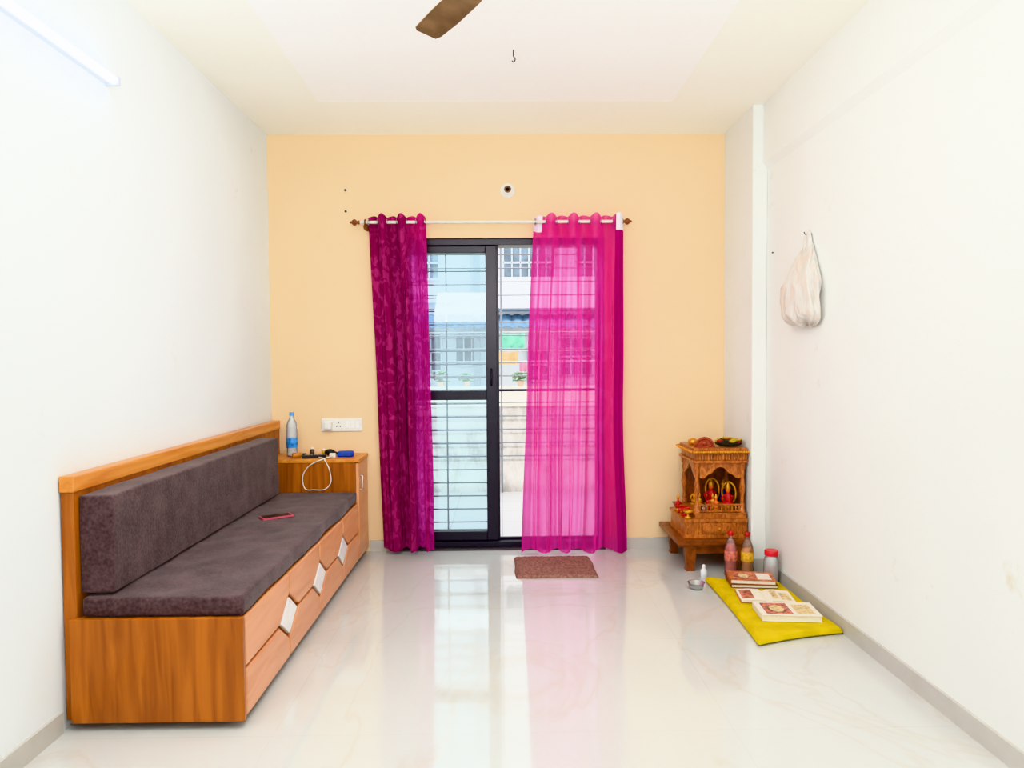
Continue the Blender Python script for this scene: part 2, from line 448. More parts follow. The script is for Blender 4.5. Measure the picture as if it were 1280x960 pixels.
zs = [.034, .205, .39]
hw, hh = .13, .088
zm = .208
for i in range(4):
    ya, yb = cols[i]+.006, cols[i+1]-.006
    lc = i > 0; rc = i < 3
    for row in (0, 1):
        if row == 0:
            za, zb_ = zs[0], zm-.006
            poly = [(ya, za), (yb, za)]
            poly += [(yb, zb_-hh), (yb-hw, zb_)] if rc else [(yb, zb_)]
            poly += [(ya+hw, zb_), (ya, zb_-hh)] if lc else [(ya, zb_)]
        else:
            za, zb_ = zm+.006, zs[2]
            poly = []
            poly += [(ya, za+hh), (ya+hw, za)] if lc else [(ya, za)]
            poly += [(yb-hw, za), (yb, za+hh)] if rc else [(yb, za)]
            poly += [(yb, zb_), (ya, zb_)]
        m = M(); m.prism(poly, 'x', -.931, SX)
        m.obj('drawer_front', m_wood_drawer, sofa, world=True, bevel=.006)
for y in cols[1:4]:
    m = M(); m.prism([(y-hw+.020, zm), (y, zm-hh+.010), (y+hw-.020, zm), (y, zm+hh-.010)], 'x', -.931, SX-.001, 0)
    m.obj('diamond_handle', m_diamond, sofa, world=True, bevel=.003).__setitem__('label', 'white diamond-shaped inlay handle')

def velvet():
    m, nt, b = base_mat('cushion_velvet')
    g = nt.nodes.new('ShaderNodeNewGeometry')
    n1 = nt.nodes.new('ShaderNodeTexNoise'); n1.inputs['Scale'].default_value = 8; n1.inputs['Detail'].default_value = 6; n1.inputs['Roughness'].default_value = .65
    n2 = nt.nodes.new('ShaderNodeTexNoise'); n2.inputs['Scale'].default_value = 90; n2.inputs['Detail'].default_value = 3
    nt.links.new(g.outputs['Position'], n1.inputs['Vector']); nt.links.new(g.outputs['Position'], n2.inputs['Vector'])
    mu = nt.nodes.new('ShaderNodeMix'); mu.data_type = 'FLOAT'; mu.inputs[0].default_value = .45; nt.links.new(n1.outputs['Fac'], mu.inputs[2]); nt.links.new(n2.outputs['Fac'], mu.inputs[3])
    r = nt.nodes.new('ShaderNodeValToRGB'); e = r.color_ramp.elements
    e[0].position = .38; e[0].color = lin((60,43,45)); e[1].position = .62; e[1].color = lin((96,74,76))
    nt.links.new(mu.outputs[0], r.inputs[0]); nt.links.new(r.outputs[0], b.inputs['Base Color'])
    b.inputs['Roughness'].default_value = .8; b.inputs['Specular IOR Level'].default_value = .2
    b.inputs['Sheen Weight'].default_value = .2
    bp = nt.nodes.new('ShaderNodeBump'); bp.inputs['Strength'].default_value = .15; bp.inputs['Distance'].default_value = .004
    nt.links.new(n2.outputs['Fac'], bp.inputs['Height']); nt.links.new(bp.outputs['Normal'], b.inputs['Normal'])
    return m
m_cush = velvet()
def cushion(name, x0, x1, y0, y1, z0, z1, seed, wr, parent, rad):
    m = M(); m.box(x0, x1, y0, y1, z0, z1)
    o = m.obj(name, m_cush, parent, world=True)
    bm = bmesh.new(); bm.from_mesh(o.data)
    bmesh.ops.bevel(bm, geom=list(bm.edges), offset=rad, segments=3, profile=.6, affect='EDGES')
    bmesh.ops.subdivide_edges(bm, edges=[e for e in bm.edges if e.calc_length() > .2], cuts=24, use_grid_fill=True)
    bmesh.ops.subdivide_edges(bm, edges=[e for e in bm.edges if e.calc_length() > .05], cuts=2, use_grid_fill=True)
    bm.normal_update()
    for v in bm.verts:
        d = noise.noise(v.co*5+Vector((seed,0,0)))*wr+noise.noise(v.co*13+Vector((0,seed,0)))*wr*.35
        v.co += v.normal*(d-wr*.4)
    for f in bm.faces: f.smooth = True
    bm.to_mesh(o.data); bm.free()
    return o
cushion('seat_cushion', SP+.012, -.916, SY0+.006, SY1-.01, .394, .470, 2.0, .008, sofa, .018)
cushion('back_cushion', SP+.001, -1.378, SY0+.03, SY1-.10, .474, .826, 5.0, .003, sofa, .011)

# side cabinet
cab = root('side_cabinet', 'small golden-brown veneered side cabinet at the sofa end', 'cabinet', (-1.2, 4.6, 0))
m = M(); m.box(SP+.003, -.93, SY1+.003, 4.755, .03, .65); m.box(-1.46,-1.0,SY1+.02,4.74,0,.03)
m.obj('body', m_wood_front, cab, world=True, bevel=.002)
m = M(); m.box(SP+.002, -.905, SY1-.002, 4.757, .65, .672)
m.obj('cabinet_top', m_wood_rail, cab, world=True, bevel=.003)
m = M(); m.box(-.929, -.91, SY1+.006, 4.75, .035, .645)
dd = m.obj('cabinet_door', m_wood_drawer, cab, world=True, bevel=.003)
m = M(); m.tube([(-.911,4.50,.56),(-.895,4.50,.56),(-.895,4.50,.47),(-.911,4.50,.47)], .005, 8)
k = m.obj('handle', m_steel, cab, world=True); k.parent = dd

m = M(); m.prism([(-.08,-.038),(.08,-.038),(.08,.038),(-.08,.038)], 'z', 0, .009, 0); m.prism([(-.072,-.033),(.072,-.033),(.072,.033),(-.072,.033)], 'z', .009, .0097, 1)
m.obj('smartphone', [mat('phone_case', (200,90,108), .4), m_black], loc=(-1.19, 3.70, .4735), rot=math.radians(35), bevel=.002, label='phone in a pink case lying on the seat cushion', category='phone')

# ------------------------------------------------------------ things on cabinet
T = .673
wb = root('water_bottle', 'clear plastic water bottle with blue label on the cabinet', 'bottle', (-1.37, 4.60, T))
m = M(); m.lathe([(.02,0),(.033,.004),(.035,.02),(.032,.05),(.035,.06),(.035,.10),(.035,.17),(.032,.185),(.034,.2),(.028,.225),(.014,.25),(.0125,.27)], n=24)
m.obj('bottle_body', clear('bottle_plastic', (240,247,252), .38, (236,244,250)), wb)
m = M(); m.lathe([(.0352,.06),(.0358,.062),(.0358,.12),(.0352,.122)], n=24)
m.obj('bottle_label', mat('blue_label', (60,140,215), .4, var=.5, vscale=60), wb)
m = M(); m.lathe([(.0145,.268),(.015,.27),(.015,.288),(.012,.29)], n=20)
m.obj('cap', mat('blue_cap', (90,150,215), .4), wb)

m = M(); m.prism([(-.05,-.025),(-.035,-.035),(.035,-.035),(.055,-.02),(.055,.02),(.035,.035),(-.035,.035),(-.05,.025)], 'z', 0, .035)
m.obj('blue_pouch', mat('blue_fabric', (22,66,170), .5, var=.2), loc=(-1.02, 4.58, T), rot=.1, bevel=.01, seg=3, label='small blue zip case on the cabinet', category='case')
m = M(); m.box(-.075,.075,-.02,.02,0,.018,0)
for i in range(6):
    for j in range(2): m.box(-.055+i*.018,-.045+i*.018,-.011+j*.014,-.003+j*.014,.018,.021,1)
m.obj('remote_control', [m_black, mat('button_grey',(150,150,150),.5)], loc=(-1.21, 4.53, T), rot=.25, bevel=.002, label='black remote control on the cabinet', category='remote')
gl = root('glue_bottle', 'small amber bottle with black cap lying on the cabinet', 'bottle', (-1.31, 4.54, T+.016), .5)
m = M(); m.lathe([(.012,-.04),(.016,-.036),(.016,.01),(.008,.022)], n=14, axis='x'); m.obj('bottle_body', mat('amber',(190,120,40),.2), gl)
m = M(); m.lathe([(.01,.02),(.01,.045),(.008,.048)], n=14, axis='x'); m.obj('cap', m_black, gl)
m = M(); m.ball((0,0,.022), .036, .025, .022); m.ball((.03,.01,.014), .018, .018, .014)
m.obj('black_earphone_case', m_black, loc=(-1.13, 4.62, T), label='small black rounded case on the cabinet', category='case')
for i,(x,y,c,hh_) in enumerate(((-1.245,4.62,(60,44,30),.055),(-1.18,4.66,(196,150,60),.04))):
    e = root('small_vial','tiny %s bottle standing on the cabinet' % ('dark brown','amber')[i],'bottle',(x,y,T))
    m = M(); m.lathe([(.013,0),(.015,.003),(.015,hh_*.7),(.006,hh_*.85)], n=14); m.obj('bottle_body', mat('vial%d'%i,c,.3), e)
    m = M(); m.lathe([(.008,hh_*.8),(.008,hh_),(.006,hh_*1.03)], n=12); m.obj('cap', m_whitep, e)
m = M(); m.box(-.02,.02,-.014,.014,0,.028); m.obj('phone_charger', m_whitep, loc=(-1.09,4.53,T), bevel=.004, label='white charger block on the cabinet', category='charger')
m = M()
ctrl = [(-1.09,4.51,T+.012),(-1.11,4.47,T+.008),(-1.15,4.437,.668),(-1.215,4.436,.635),(-1.258,4.436,.57),(-1.245,4.436,.49),(-1.19,4.436,.482),(-1.12,4.436,.485),(-1.082,4.436,.53),(-1.09,4.436,.61),(-1.12,4.436,.672),(-1.14,4.46,T+.008),(-1.17,4.50,T+.006)]
m.tube(smooth_path(ctrl), .0035, 6)
m.obj('charging_cable', m_whitep, loc=(-1.1,4.5,T), world=True, label='white charging cable looping over the cabinet edge', category='cable')

# ------------------------------------------------------------ wall fittings
sb = root('switchboard', 'white plastic switch and socket board on the peach wall', 'switchboard', (-1.08, YB, .864))
m = M(); m.box(-.137,.137,-.012,0,-.044,.044); m.obj('plate', m_whitep, sb, bevel=.004)
for i in range(3):
    m = M(); m.box(.03+i*.032,.054+i*.032,-.019,-.012,-.022,.022); m.obj('switch', mat('switch_white',(250,250,245),.3), sb, bevel=.003)
for x in (-.085, -.02):
    m = M()
    m.box(x-.028,x+.028,-.015,-.012,-.03,.03,0)
    for dx, dz in ((0,.014),(-.012,-.01),(.012,-.01)):
        m.lathe([(.004,0),(.004,-.002)], (x+dx,-.0145,dz), 10, 1, axis='y')
    m.obj('socket', [m_whitep, m_black], sb)
m = M(); m.box(-.11,-.06,-.055,-.015,-.03,.025); m.obj('plug_adapter', m_whitep, sb, bevel=.008)

bh = root('bulb_holder', 'round white bulb holder with dark centre on the peach wall', 'bulb holder', (.05, YB, 2.425))
m = M(); m.lathe([(.048,0),(.05,-.006),(.044,-.014),(.03,-.018),(.03,-.05),(.024,-.052),(.024,-.03)], n=28, axis='y'); m.obj('holder', m_whitep, bh)
m = M(); m.lathe([(.0235,-.028),(.0235,-.05),(.012,-.05),(.011,-.03)], n=24, axis='y'); m.obj('socket_ring', mat('brown_bakelite',(110,70,50),.4), bh)

for (x,y,z) in ((-1.03,YB,2.43),(-1.03,YB,2.29)):
    m = M(); m.lathe([(.004,0),(.004,-.015),(.008,-.016),(.008,-.02)], n=10, axis='y')
    m.obj('wall_nail', m_black, loc=(x,y,z), label='small dark nail in the peach wall', category='nail', group='nails in the peach wall')
m = M(); m.lathe([(.003,0),(.003,-.008),(.005,-.009),(.005,-.012)], n=10, axis='x')
m.obj('wall_nail', mat('nail_grey',(90,84,80),.5), loc=(XR,4.12,1.91), label='small grey nail in the white wall', category='nail')

tl = root('tube_light', 'slim glowing white tube light high on the white wall', 'tube light', (XL, 2.25, 2.40))
m = M(); m.box(0,.022,-.6,.6,-.012,.018); m.obj('fixture', mat('fixture_white',(205,212,222),.4), tl, bevel=.004)
m = M(); m.tube([(.038,-.58,0),(.038,.575,0)], .016, 14)
m.obj('tube', mat('tube_glow',(245,248,255),.5,emit=(242,246,255),estr=20), tl)
for y in (-.59,.585):
    m = M(); m.box(.0,.056,y-.008,y+.008,-.018,.018); m.obj('end_cap', mat('cap_white',(180,188,198),.4), tl, bevel=.003)

# ceiling fan
fan = root('ceiling_fan', 'dark brown three-blade ceiling fan', 'fan', (.05, 2.03, 2.45))
m_fan = mat('fan_brown', (110,86,62), .4, metal=.3, var=.3, vscale=12)
m = M(); m.lathe([(.05,HT-2.45),(.055,HT-2.47),(.03,HT-2.53),(.012,HT-2.54),(.012,.1)], n=20); m.obj('down_rod', m_fan, fan)
m = M(); m.lathe([(.03,.11),(.07,.09),(.105,.05),(.11,.01),(.1,-.03),(.06,-.05),(.03,-.055)], n=32); m.obj('motor_housing', m_fan, fan)
for i in range(3):
    a = math.radians(121.5+120*i)
    m = M()
    outl = [(.16,-.04),(.3,-.052),(.45,-.056),(.57,-.052),(.60,-.044),(.605,.03),(.59,.042),(.45,.046),(.3,.045),(.16,.038)]
    m.prism(outl, 'z', 0, .006)
    m.box(.09,.2,-.016,.016,-.004,0)
    rp = math.radians(12)
    m.v = [(v[0], v[1]*math.cos(rp)-v[2]*math.sin(rp), v[1]*math.sin(rp)+v[2]*math.cos(rp)) for v in m.v]
    m.obj('blade', m_fan, fan, rot=a, bevel=.002)

m = M(); m.tube(smooth_path([(0,0,.0),(0,0,-.03),(.008,0,-.042),(.003,0,-.058),(-.008,0,-.052)]), .0028, 8)
m.obj('ceiling_hook', m_black, loc=(.07, 3.48, HT), label='thin dark metal hook hanging from the ceiling', category='hook')

# ------------------------------------------------------------ door mat
m = M()
NU, NV = 60, 50
vs = []; W_, D_ = .49, .43
for j in range(NV+1):
    for i in range(NU+1):
        x = -W_/2+W_*i/NU; y = -D_/2+D_*j/NV
        z = .014+.004*random.random() if 1 < i < NU-1 and 1 < j < NV-1 else (.009 if 0 < i < NU and 0 < j < NV else .0)
        vs.append((x+.004*math.sin(y*20), y, z))
m.add(vs, [(j*(NU+1)+i, j*(NU+1)+i+1, (j+1)*(NU+1)+i+1, (j+1)*(NU+1)+i) for j in range(NV) for i in range(NU)], 0, True)
m.add([vs[0], vs[NU], vs[-1], vs[-1-NU]], [(0,3,2,1)], 0)
m.obj('doormat', mat('mat_brown', (148,108,98), .95, var=.35, vscale=90, bump=.4, bscale=400, spec=.1), loc=(.32, 4.33, .001), label='reddish-brown bristly doormat on the floor before the door', category='doormat')

# ------------------------------------------------------------ low stool
st = root('low_stool', 'low dark wooden stool under the home shrine', 'stool', (1.295, 4.46, 0))
m = M(); m.box(-.235,.205,-.25,.26,.162,.192); m.box(-.22,.19,-.235,.245,.148,.162); m.obj('stool_top', m_wood_dark, st, bevel=.003)
for x in (-.18, .135):
    for y in (-.21, .19):
        m = M(); m.prism([(x,0),(x+.055,0),(x+.05,.02),(x+.06,.10),(x+.06,.148),(x-.005,.148),(x-.005,.10),(x+.005,.02)],'y',y-.025,y+.03); m.obj('leg', m_wood_dark, st, bevel=.002)
for y in (-.2, .2):
    m = M(); m.box(-.12,.13,y-.008,y+.008,.10,.148); m.obj('apron', m_wood_dark, st, bevel=.002)

# ------------------------------------------------------------ shrine
sh = root('home_shrine', 'small carved wooden home temple on the low stool', 'shrine', (1.312, 4.42, .193))
m = M()
m.box(-.205,.19,-.165,.20,0,.022); m.box(-.195,.185,-.155,.19,.022,.1); m.box(-.205,.19,-.165,.20,.1,.118); m.box(-.13,.185,-.15,.19,.118,.145)
m.box(-.14,.188,-.155,.195,.145,.153)
for i in range(14): m.lathe([(.007,.022),(.004,.03),(.006,.06),(.004,.09),(.007,.1)], (-.188+i*.0285,-.157,0), 8)
m.obj('base', m_wood_shrine, sh, bevel=.0015)
m = M(); m.box(-.09,.11,-.17,-.155,.03,.092); m.box(-.075,.095,-.174,-.17,.042,.08)
dr = m.obj('drawer', m_wood_shrine, sh, bevel=.002)
m = M(); m.ball((.01,-.18,.061), .008); kk = m.obj('knob', m_gold, sh); kk.parent = dr
prof = [(.019,.153),(.019,.175),(.011,.18),(.017,.2),(.011,.215),(.010,.25),(.015,.275),(.019,.30),(.014,.33),(.010,.37),(.015,.395),(.011,.41),(.019,.43),(.02,.46)]
for x in (-.115,.165):
    for y in (-.13,.17):
        m = M(); m.lathe(prof, (x,y,0), 14); m.obj('pillar', m_wood_shrine, sh)
m = M(); m.box(.172,.186,-.12,.16,.153,.46); m.obj('back_panel', m_wood_inner, sh, bevel=.002)
m = M(); m.box(-.10,.165,.172,.182,.153,.46); m.obj('side_panel', m_wood_inner, sh, bevel=.002)
m = M(); y = -.14
m.box(-.11,.165,y-.004,y+.004,.198,.206); m.box(-.11,.165,y-.004,y+.004,.158,.165)
for i in range(12): m.lathe([(.003,.164),(.006,.18),(.003,.199)], (-.098+i*.022,y,0), 8)
m.obj('railing', m_wood_shrine, sh)
m = M()
m.box(-.145,.19,-.155,.195,.46,.476); m.box(-.13,.186,-.148,.19,.476,.52); m.box(-.155,.192,-.168,.2,.52,.538); m.box(-.14,.186,-.155,.19,.538,.552)
arch = [(-.10,.46)]+[(-.10+.255*i/24, .46-.016-.075*(abs(math.cos(math.pi*i/24))**1.3)-.010*abs(math.sin(5*math.pi*i/24))) for i in range(25)]+[(.155,.46)]
m.prism(arch, 'y', -.138, -.126)
arch2 = [(-.118,.46)]+[(-.118+.276*i/24, .46-.016-.075*(abs(math.cos(math.pi*i/24))**1.3)-.010*abs(math.sin(5*math.pi*i/24))) for i in range(25)]+[(.158,.46)]
m.prism(arch2, 'x', -.122, -.11)
for i in range(18): m.lathe([(.006,.478),(.008,.488),(.004,.498),(.007,.515)], (-.122+i*.018,-.152,0), 8)
m.obj('canopy', m_wood_shrine, sh, bevel=.0015)
m = M()
for i in range(24): m.ball((-.142+i*.0145,-.171,.529), .0078, n=8)
m.obj('carved_beading', m_gold, sh)
m = M()
for i in range(25): m.ball((-.158,-.155+i*.0145,.529), .0078, n=8)
m.obj('carved_beading', m_gold, sh)
m = M()
m.prism([(-.13,.552),(.0,.552),(-.004,.572),(-.022,.576),(-.035,.60),(-.065,.618),(-.095,.60),(-.108,.576),(-.126,.572)],'y',-.12,-.10)
for i in range(13):
    a = i/12*math.pi
    m.ball((-.065+.05*math.cos(a),-.122,.57+.04*math.sin(a)), .009, .006, .009, n=8)
m.ball((-.065,-.122,.578),.016,.008,.016,10)
m.obj('crest_ornament', mat('carved_red',(150,58,34),.45,var=.4,vscale=60), sh)

m = M(); m.ball((0,0,.02), .085,.065,.02,18,0)
for i in range(14):
    a = i*.7; m.ball((.062*math.cos(a),.045*math.sin(a),.03+.006*(i%2)), .022,.016,.011,8,i%3)
m.tube(smooth_path([(.02,-.05,.04),(.07,-.02,.045),(.085,.03,.03),(.04,.05,.045),(-.03,.02,.05)]), .006, 6, 1)
m.obj('dried_garland', [mat('garland_dark',(40,32,24),.8,var=.3), mat('garland_yellow',(200,170,50),.7,var=.3), mat('garland_red',(150,40,25),.7)], loc=(1.41,4.35,.7455), label='dark and yellow dried garland heaped on the shrine roof', category='garland')
m = M(); m.lathe([(.02,0),(.03,.008),(.032,.03),(.024,.034),(.012,.04)], n=16)
m.obj('brass_bell_pot', m_gold, loc=(1.22,4.46,.7455), label='small brass pot on the shrine roof', category='pot')

def figurine(loc, s, body, label, rot=0, halo=False):
    r = root('deity_figurine', label, 'figurine', loc, rot)
    m = M(); m.lathe([(.03*s,0),(.032*s,.008*s),(.028*s,.014*s)], n=16); m.obj('pedestal', m_gold, r)
    m = M(); m.ball((0,0,.026*s),.03*s,.024*s,.014*s); m.lathe([(.016*s,.02*s),(.018*s,.04*s),(.021*s,.062*s),(.012*s,.074*s),(.006*s,.08*s)], n=14, sy=.7)
    m.tube([(-.02*s,0,.065*s),(-.03*s,-.008*s,.048*s),(-.018*s,-.022*s,.04*s)], .005*s, 8)
    m.tube([(.02*s,0,.065*s),(.03*s,-.008*s,.05*s),(.022*s,-.018*s,.066*s)], .005*s, 8)
    m.obj('body', body, r)
    m = M(); m.ball((0,-.001,.09*s),.011*s,.011*s,.013*s); m.obj('head', m_orange, r)
    m = M(); m.lathe([(.012*s,.097*s),(.013*s,.102*s),(.008*s,.115*s),(.002*s,.128*s)], n=12); m.obj('crown', m_gold, r)
    if halo:
        m = M(); m.tube([(.034*s*math.cos(a),.014*s,.075*s+.052*s*math.sin(a)) for a in [-.9+ (math.pi+1.8)*i/20 for i in range(21)]], .005*s, 8)
        m.obj('halo_arch', m_gold, r)
    return r
B = .193+.153+.001
figurine((1.42,4.385,B),1.3,m_red,'red and gold seated deity figurine inside the shrine',-.6,True)
figurine((1.33,4.34,B),.8,m_orange,'small orange deity figurine inside the shrine',-.7)
figurine((1.435,4.53,B),1.25,mat('blue_cloth',(60,80,140),.5),'blue-robed deity figurine inside the shrine',-1.0)
figurine((1.25,4.51,B),1.05,m_gold,'small gilt deity figurine inside the shrine',-.9)
figurine((1.345,4.49,B),1.35,m_red,'red-robed deity figurine at the middle of the shrine',-.7,True)
figurine((1.25,4.425,B),.8,m_gold,'tiny gilt deity figurine at the shrine front',-.8)
figurine((1.33,4.405,B),.75,m_gold,'tiny brass deity figurine among the shrine idols',-.4)
def diya(loc, label, mt, s=1):
    m = M(); m.lathe([(.016*s,0),(.018*s,.004*s),(.006*s,.01*s),(.006*s,.02*s),(.022*s,.03*s),(.026*s,.04*s),(.023*s,.038*s),(.01*s,.031*s)], n=16)
    return m.obj('oil_lamp', mt, loc=loc, label=label, category='lamp')
B2 = .193+.118+.001
diya((1.142,4.29,B2),'small brass oil lamp on the shrine step',m_gold,1.2)
diya((1.142,4.36,B2),'small red clay oil lamp on the shrine step',m_red,1.35)
diya((1.142,4.585,B2),'small steel oil lamp on the shrine step',m_steel,1.0)
diya((1.40,4.315,B),'tiny brass oil lamp behind the shrine railing',m_gold,.8)
figurine((1.142,4.53,B2),.8,m_red,'tiny red deity figurine on the shrine step',-.6)
m = M()
for i in range(16):
    a = i*2.4; m.ball((.024*math.cos(a)*(i/16),.03*math.sin(a)*(i/16),.012+.012*(i%3)),.010,.010,.010,8,i%2)
m.obj('flower_offering',[m_red,m_orange],loc=(1.138,4.445,B2),label='red and orange flower offering heaped on the shrine step',category='flowers')
m = M(); m.lathe([(.02,0),(.028,.012),(.03,.03),(.028,.03),(.024,.014),(.005,.005)], n=18)
m.obj('steel_bowl', m_steel, loc=(1.245,4.318,B), label='tiny steel bowl at the front of the shrine', category='bowl')
m = M(); m.lathe([(.012,0),(.014,.01),(.008,.03),(.012,.05),(.004,.06)], n=14)
m.obj('kumkum_pot', m_red, loc=(1.288,4.37,B), label='small red powder pot in the shrine', category='pot')

# ------------------------------------------------------------ bottles, jar on floor
def oilb(loc, shell, liquid, lvl, capc, label, h=.27, r=.036):
    e = root('oil_bottle', label, 'bottle', loc)
    m = M(); s = h/.27
    P = [(r*.8,0),(r,.006),(r,.05*s),(r*.94,.07*s),(r,.09*s),(r,.16*s),(r*.85,.19*s),(r*.45,.225*s),(.013,.235*s),(.013,.248*s)]
    m.lathe(P, n=24)
    m.obj('bottle_body', shell, e)
    m = M(); m.lathe([(max(.002,a-.0025), b+.002) for a, b in P if b < lvl]+[(.02,lvl)], n=24); m.obj('liquid', liquid, e)
    m = M(); m.lathe([(.0155,.243*s),(.016,.245*s),(.016,.268*s),(.013,.27*s)], n=18); m.obj('cap', capc, e)
    m = M(); m.lathe([(r+.0002,.095*s),(r+.001,.097*s),(r+.001,.15*s),(r+.0002,.152*s)], n=24); return e, m
e, m = oilb((1.355,4.13,0), clear('pinkish_shell',(255,225,220),.12), mat('red_liquid',(226,100,84),.2,trans=.2), .19, m_red, 'pinkish-red liquid in clear plastic bottle beside the stool')
m.obj('bottle_label', mat('label_cream',(226,120,104),.5,var=.5,vscale=60), e)
e, m = oilb((1.45,4.12,0), clear('amber_shell',(255,235,200),.1), mat('amber_liquid',(228,160,70),.2,trans=.2), .17, mat('cap_red2',(170,30,30),.4), 'amber oil bottle with red cap beside the stool', .265)
m.obj('bottle_label', mat('label_gold',(225,170,60),.5,var=.4,vscale=60), e)
jar = root('lidded_jar', 'clear jar with red lid and brown contents by the wall', 'jar', (1.54, 3.98, 0))
m = M(); m.lathe([(.036,0),(.042,.006),(.043,.03),(.043,.13),(.038,.148),(.034,.155),(.034,.165)], n=24); m.obj('jar_body', clear('jar_plastic', (246,250,252), .3), jar)
m = M(); m.lathe([(.033,.006),(.039,.012),(.039,.07),(.034,.085),(.02,.095)], n=24)
m.obj('contents', mat('incense_brown',(160,92,72),.8,var=.5,vscale=60), jar)
m = M(); m.lathe([(.037,.163),(.038,.166),(.038,.19),(.035,.193)], n=24); m.obj('lid', mat('lid_red',(215,44,54),.35), jar)

m = M(); m.lathe([(.028,0),(.04,.012),(.046,.035),(.048,.036),(.044,.034),(.036,.013),(.005,.006)], n=24)
m.obj('steel_bowl', m_steel, loc=(1.085, 3.90, 0.001), label='small steel bowl on the floor by the yellow mat', category='bowl')
e = root('small_bottle', 'tiny white plastic bottle standing on the floor', 'bottle', (1.185, 4.10, 0))
m = M(); m.lathe([(.015,0),(.018,.004),(.018,.045),(.008,.055)], n=16); m.obj('bottle_body', mat('milky',(225,228,230),.4), e)
m = M(); m.lathe([(.008,.054),(.009,.056),(.009,.075),(.004,.078)], n=14); m.obj('cap', m_whitep, e)

# ------------------------------------------------------------ yellow floor cushion
c00, c10, c11, c01 = Vector((1.14,3.09,0)), Vector((1.588,3.22,0)), Vector((1.565,3.92,0)), Vector((1.17,4.03,0))
PADZ = .034
def padpt(u, v):
    p = c00*(1-u)*(1-v)+c10*u*(1-v)+c11*u*v+c01*(1-u)*v
    cx = c00*.25+c10*.25+c11*.25+c01*.25
    eu = 4*u*(1-u); ev = 4*v*(1-v)
    k = max((1-eu)*ev*.04, (1-ev)*eu*.04)
    return p+(cx-p)*k
m = M(); NU, NV = 60, 90
top = []; bot = []
for j in range(NV+1):
    for i in range(NU+1):
        u, v = i/NU, j/NV
        p = padpt(u, v)
        du = min(u,1-u)*.42; dv = min(v,1-v)*.85; d = min(du, dv)
        t = min(1, d/.024); prof = math.sqrt(max(0, 1-(1-t)**2))
        w = noise.noise(Vector((p.x*9,p.y*9,0)))*.005+noise.noise(Vector((p.x*25,p.y*25,3)))*.0015
        top.append((p.x, p.y, .010+(PADZ-.010)*prof+w*prof*(1 if d<.08 else .3)))
        bot.append((p.x, p.y, .010-.009*prof))
F = [(j*(NU+1)+i, j*(NU+1)+i+1, (j+1)*(NU+1)+i+1, (j+1)*(NU+1)+i) for j in range(NV) for i in range(NU)]
m.add(top, F, 0, True); m.add(bot, [f[::-1] for f in F], 0, True)
m.obj('floor_cushion', mat('yellow_cloth', (204,176,20), .8, var=.12, vscale=12, bump=.15, bscale=300, spec=.2), loc=(1.37,3.65,0), world=True, label='flat mustard-yellow cushion on the floor with books on it', category='cushion')

m_page = mat('paper', (236,228,208), .8, var=.05, vscale=80)
def book(loc, rot, w, d, t, coverc, pic, label, group=None):
    e = root('book', label, 'book', loc, rot, group=group)
    m = M(); m.box(-w/2,w/2,-d/2,d/2,0,.002); m.box(-w/2,w/2,-d/2,d/2,t-.002,t); m.box(-w/2,-w/2+.003,-d/2,d/2,.002,t-.002)
    m.obj('cover', coverc, e)
    m = M(); m.box(-w/2+.003,w/2-.004,-d/2+.004,d/2-.004,.002,t-.002); m.obj('pages', m_page, e)
    if pic:
        m = M(); m.box(-w*.40,w*.05,-d*.40,d*.40,t,t+.0006,0); m.ball((-w*.17,0,t+.0004),w*.13,d*.26,.0008,14,1); m.box(w*.12,w*.42,-d*.36,d*.3,t,t+.0006,2)
        m.obj('cover_picture', pic, e)
    return e
cvo = mat('cover_orange',(196,114,72),.5,var=.4,vscale=25); cvw = mat('cover_white',(236,228,214),.45,var=.08,vscale=30); cvb = mat('cover_brown',(120,60,40),.5,var=.3,vscale=25)
pics = [mat('pic_red',(186,112,90),.5,var=.8,vscale=45), mat('pic_gold',(226,190,140),.5,var=.5,vscale=70), mat('pic_yellow',(218,190,140),.5,var=.5,vscale=90)]
T2 = PADZ+.003
book((1.385,3.87,T2), -.12, .25,.17,.018, cvb, None, 'brown paperback under another book on the yellow cushion')
book((1.385,3.875,T2+.0185), -.18, .24,.165,.022, cvo, [pics[0],pics[1],cvw], 'orange-covered paperback stacked on the yellow cushion')
e = root('book', 'open book with coloured picture pages on the yellow cushion', 'book', (1.375,3.635,T2), -.15)
m = M()
for sgn in (-1,1):
    prof = [(0,.004),(sgn*.02,.014),(sgn*.06,.016),(sgn*.135,.010),(sgn*.135,.002),(0,.002)]
    m.prism(prof, 'y', -.09, .09)
m.obj('pages', m_page, e)
m = M(); m.box(-.14,.14,-.095,.095,0,.002); m.obj('cover', cvo, e)
m = M(); m.prism([(-.125,.0112),(-.065,.0163),(-.065,.0168),(-.125,.0117)],'y',-.06,.07,0); m.obj('page_picture', pics[0], e)
m = M(); m.prism([(.03,.0153),(.06,.0163),(.06,.0168),(.03,.0158)],'y',-.05,.07,0); m.obj('page_picture', pics[1], e)
m = M(); m.prism([(.07,.0156),(.12,.0114),(.12,.0119),(.07,.0161)],'y',-.07,.04,0); m.obj('page_picture', pics[2], e)
book((1.385,3.385,T2), -.1, .28,.19,.030, cvw, pics, 'thick white book with portrait picture on the yellow cushion')

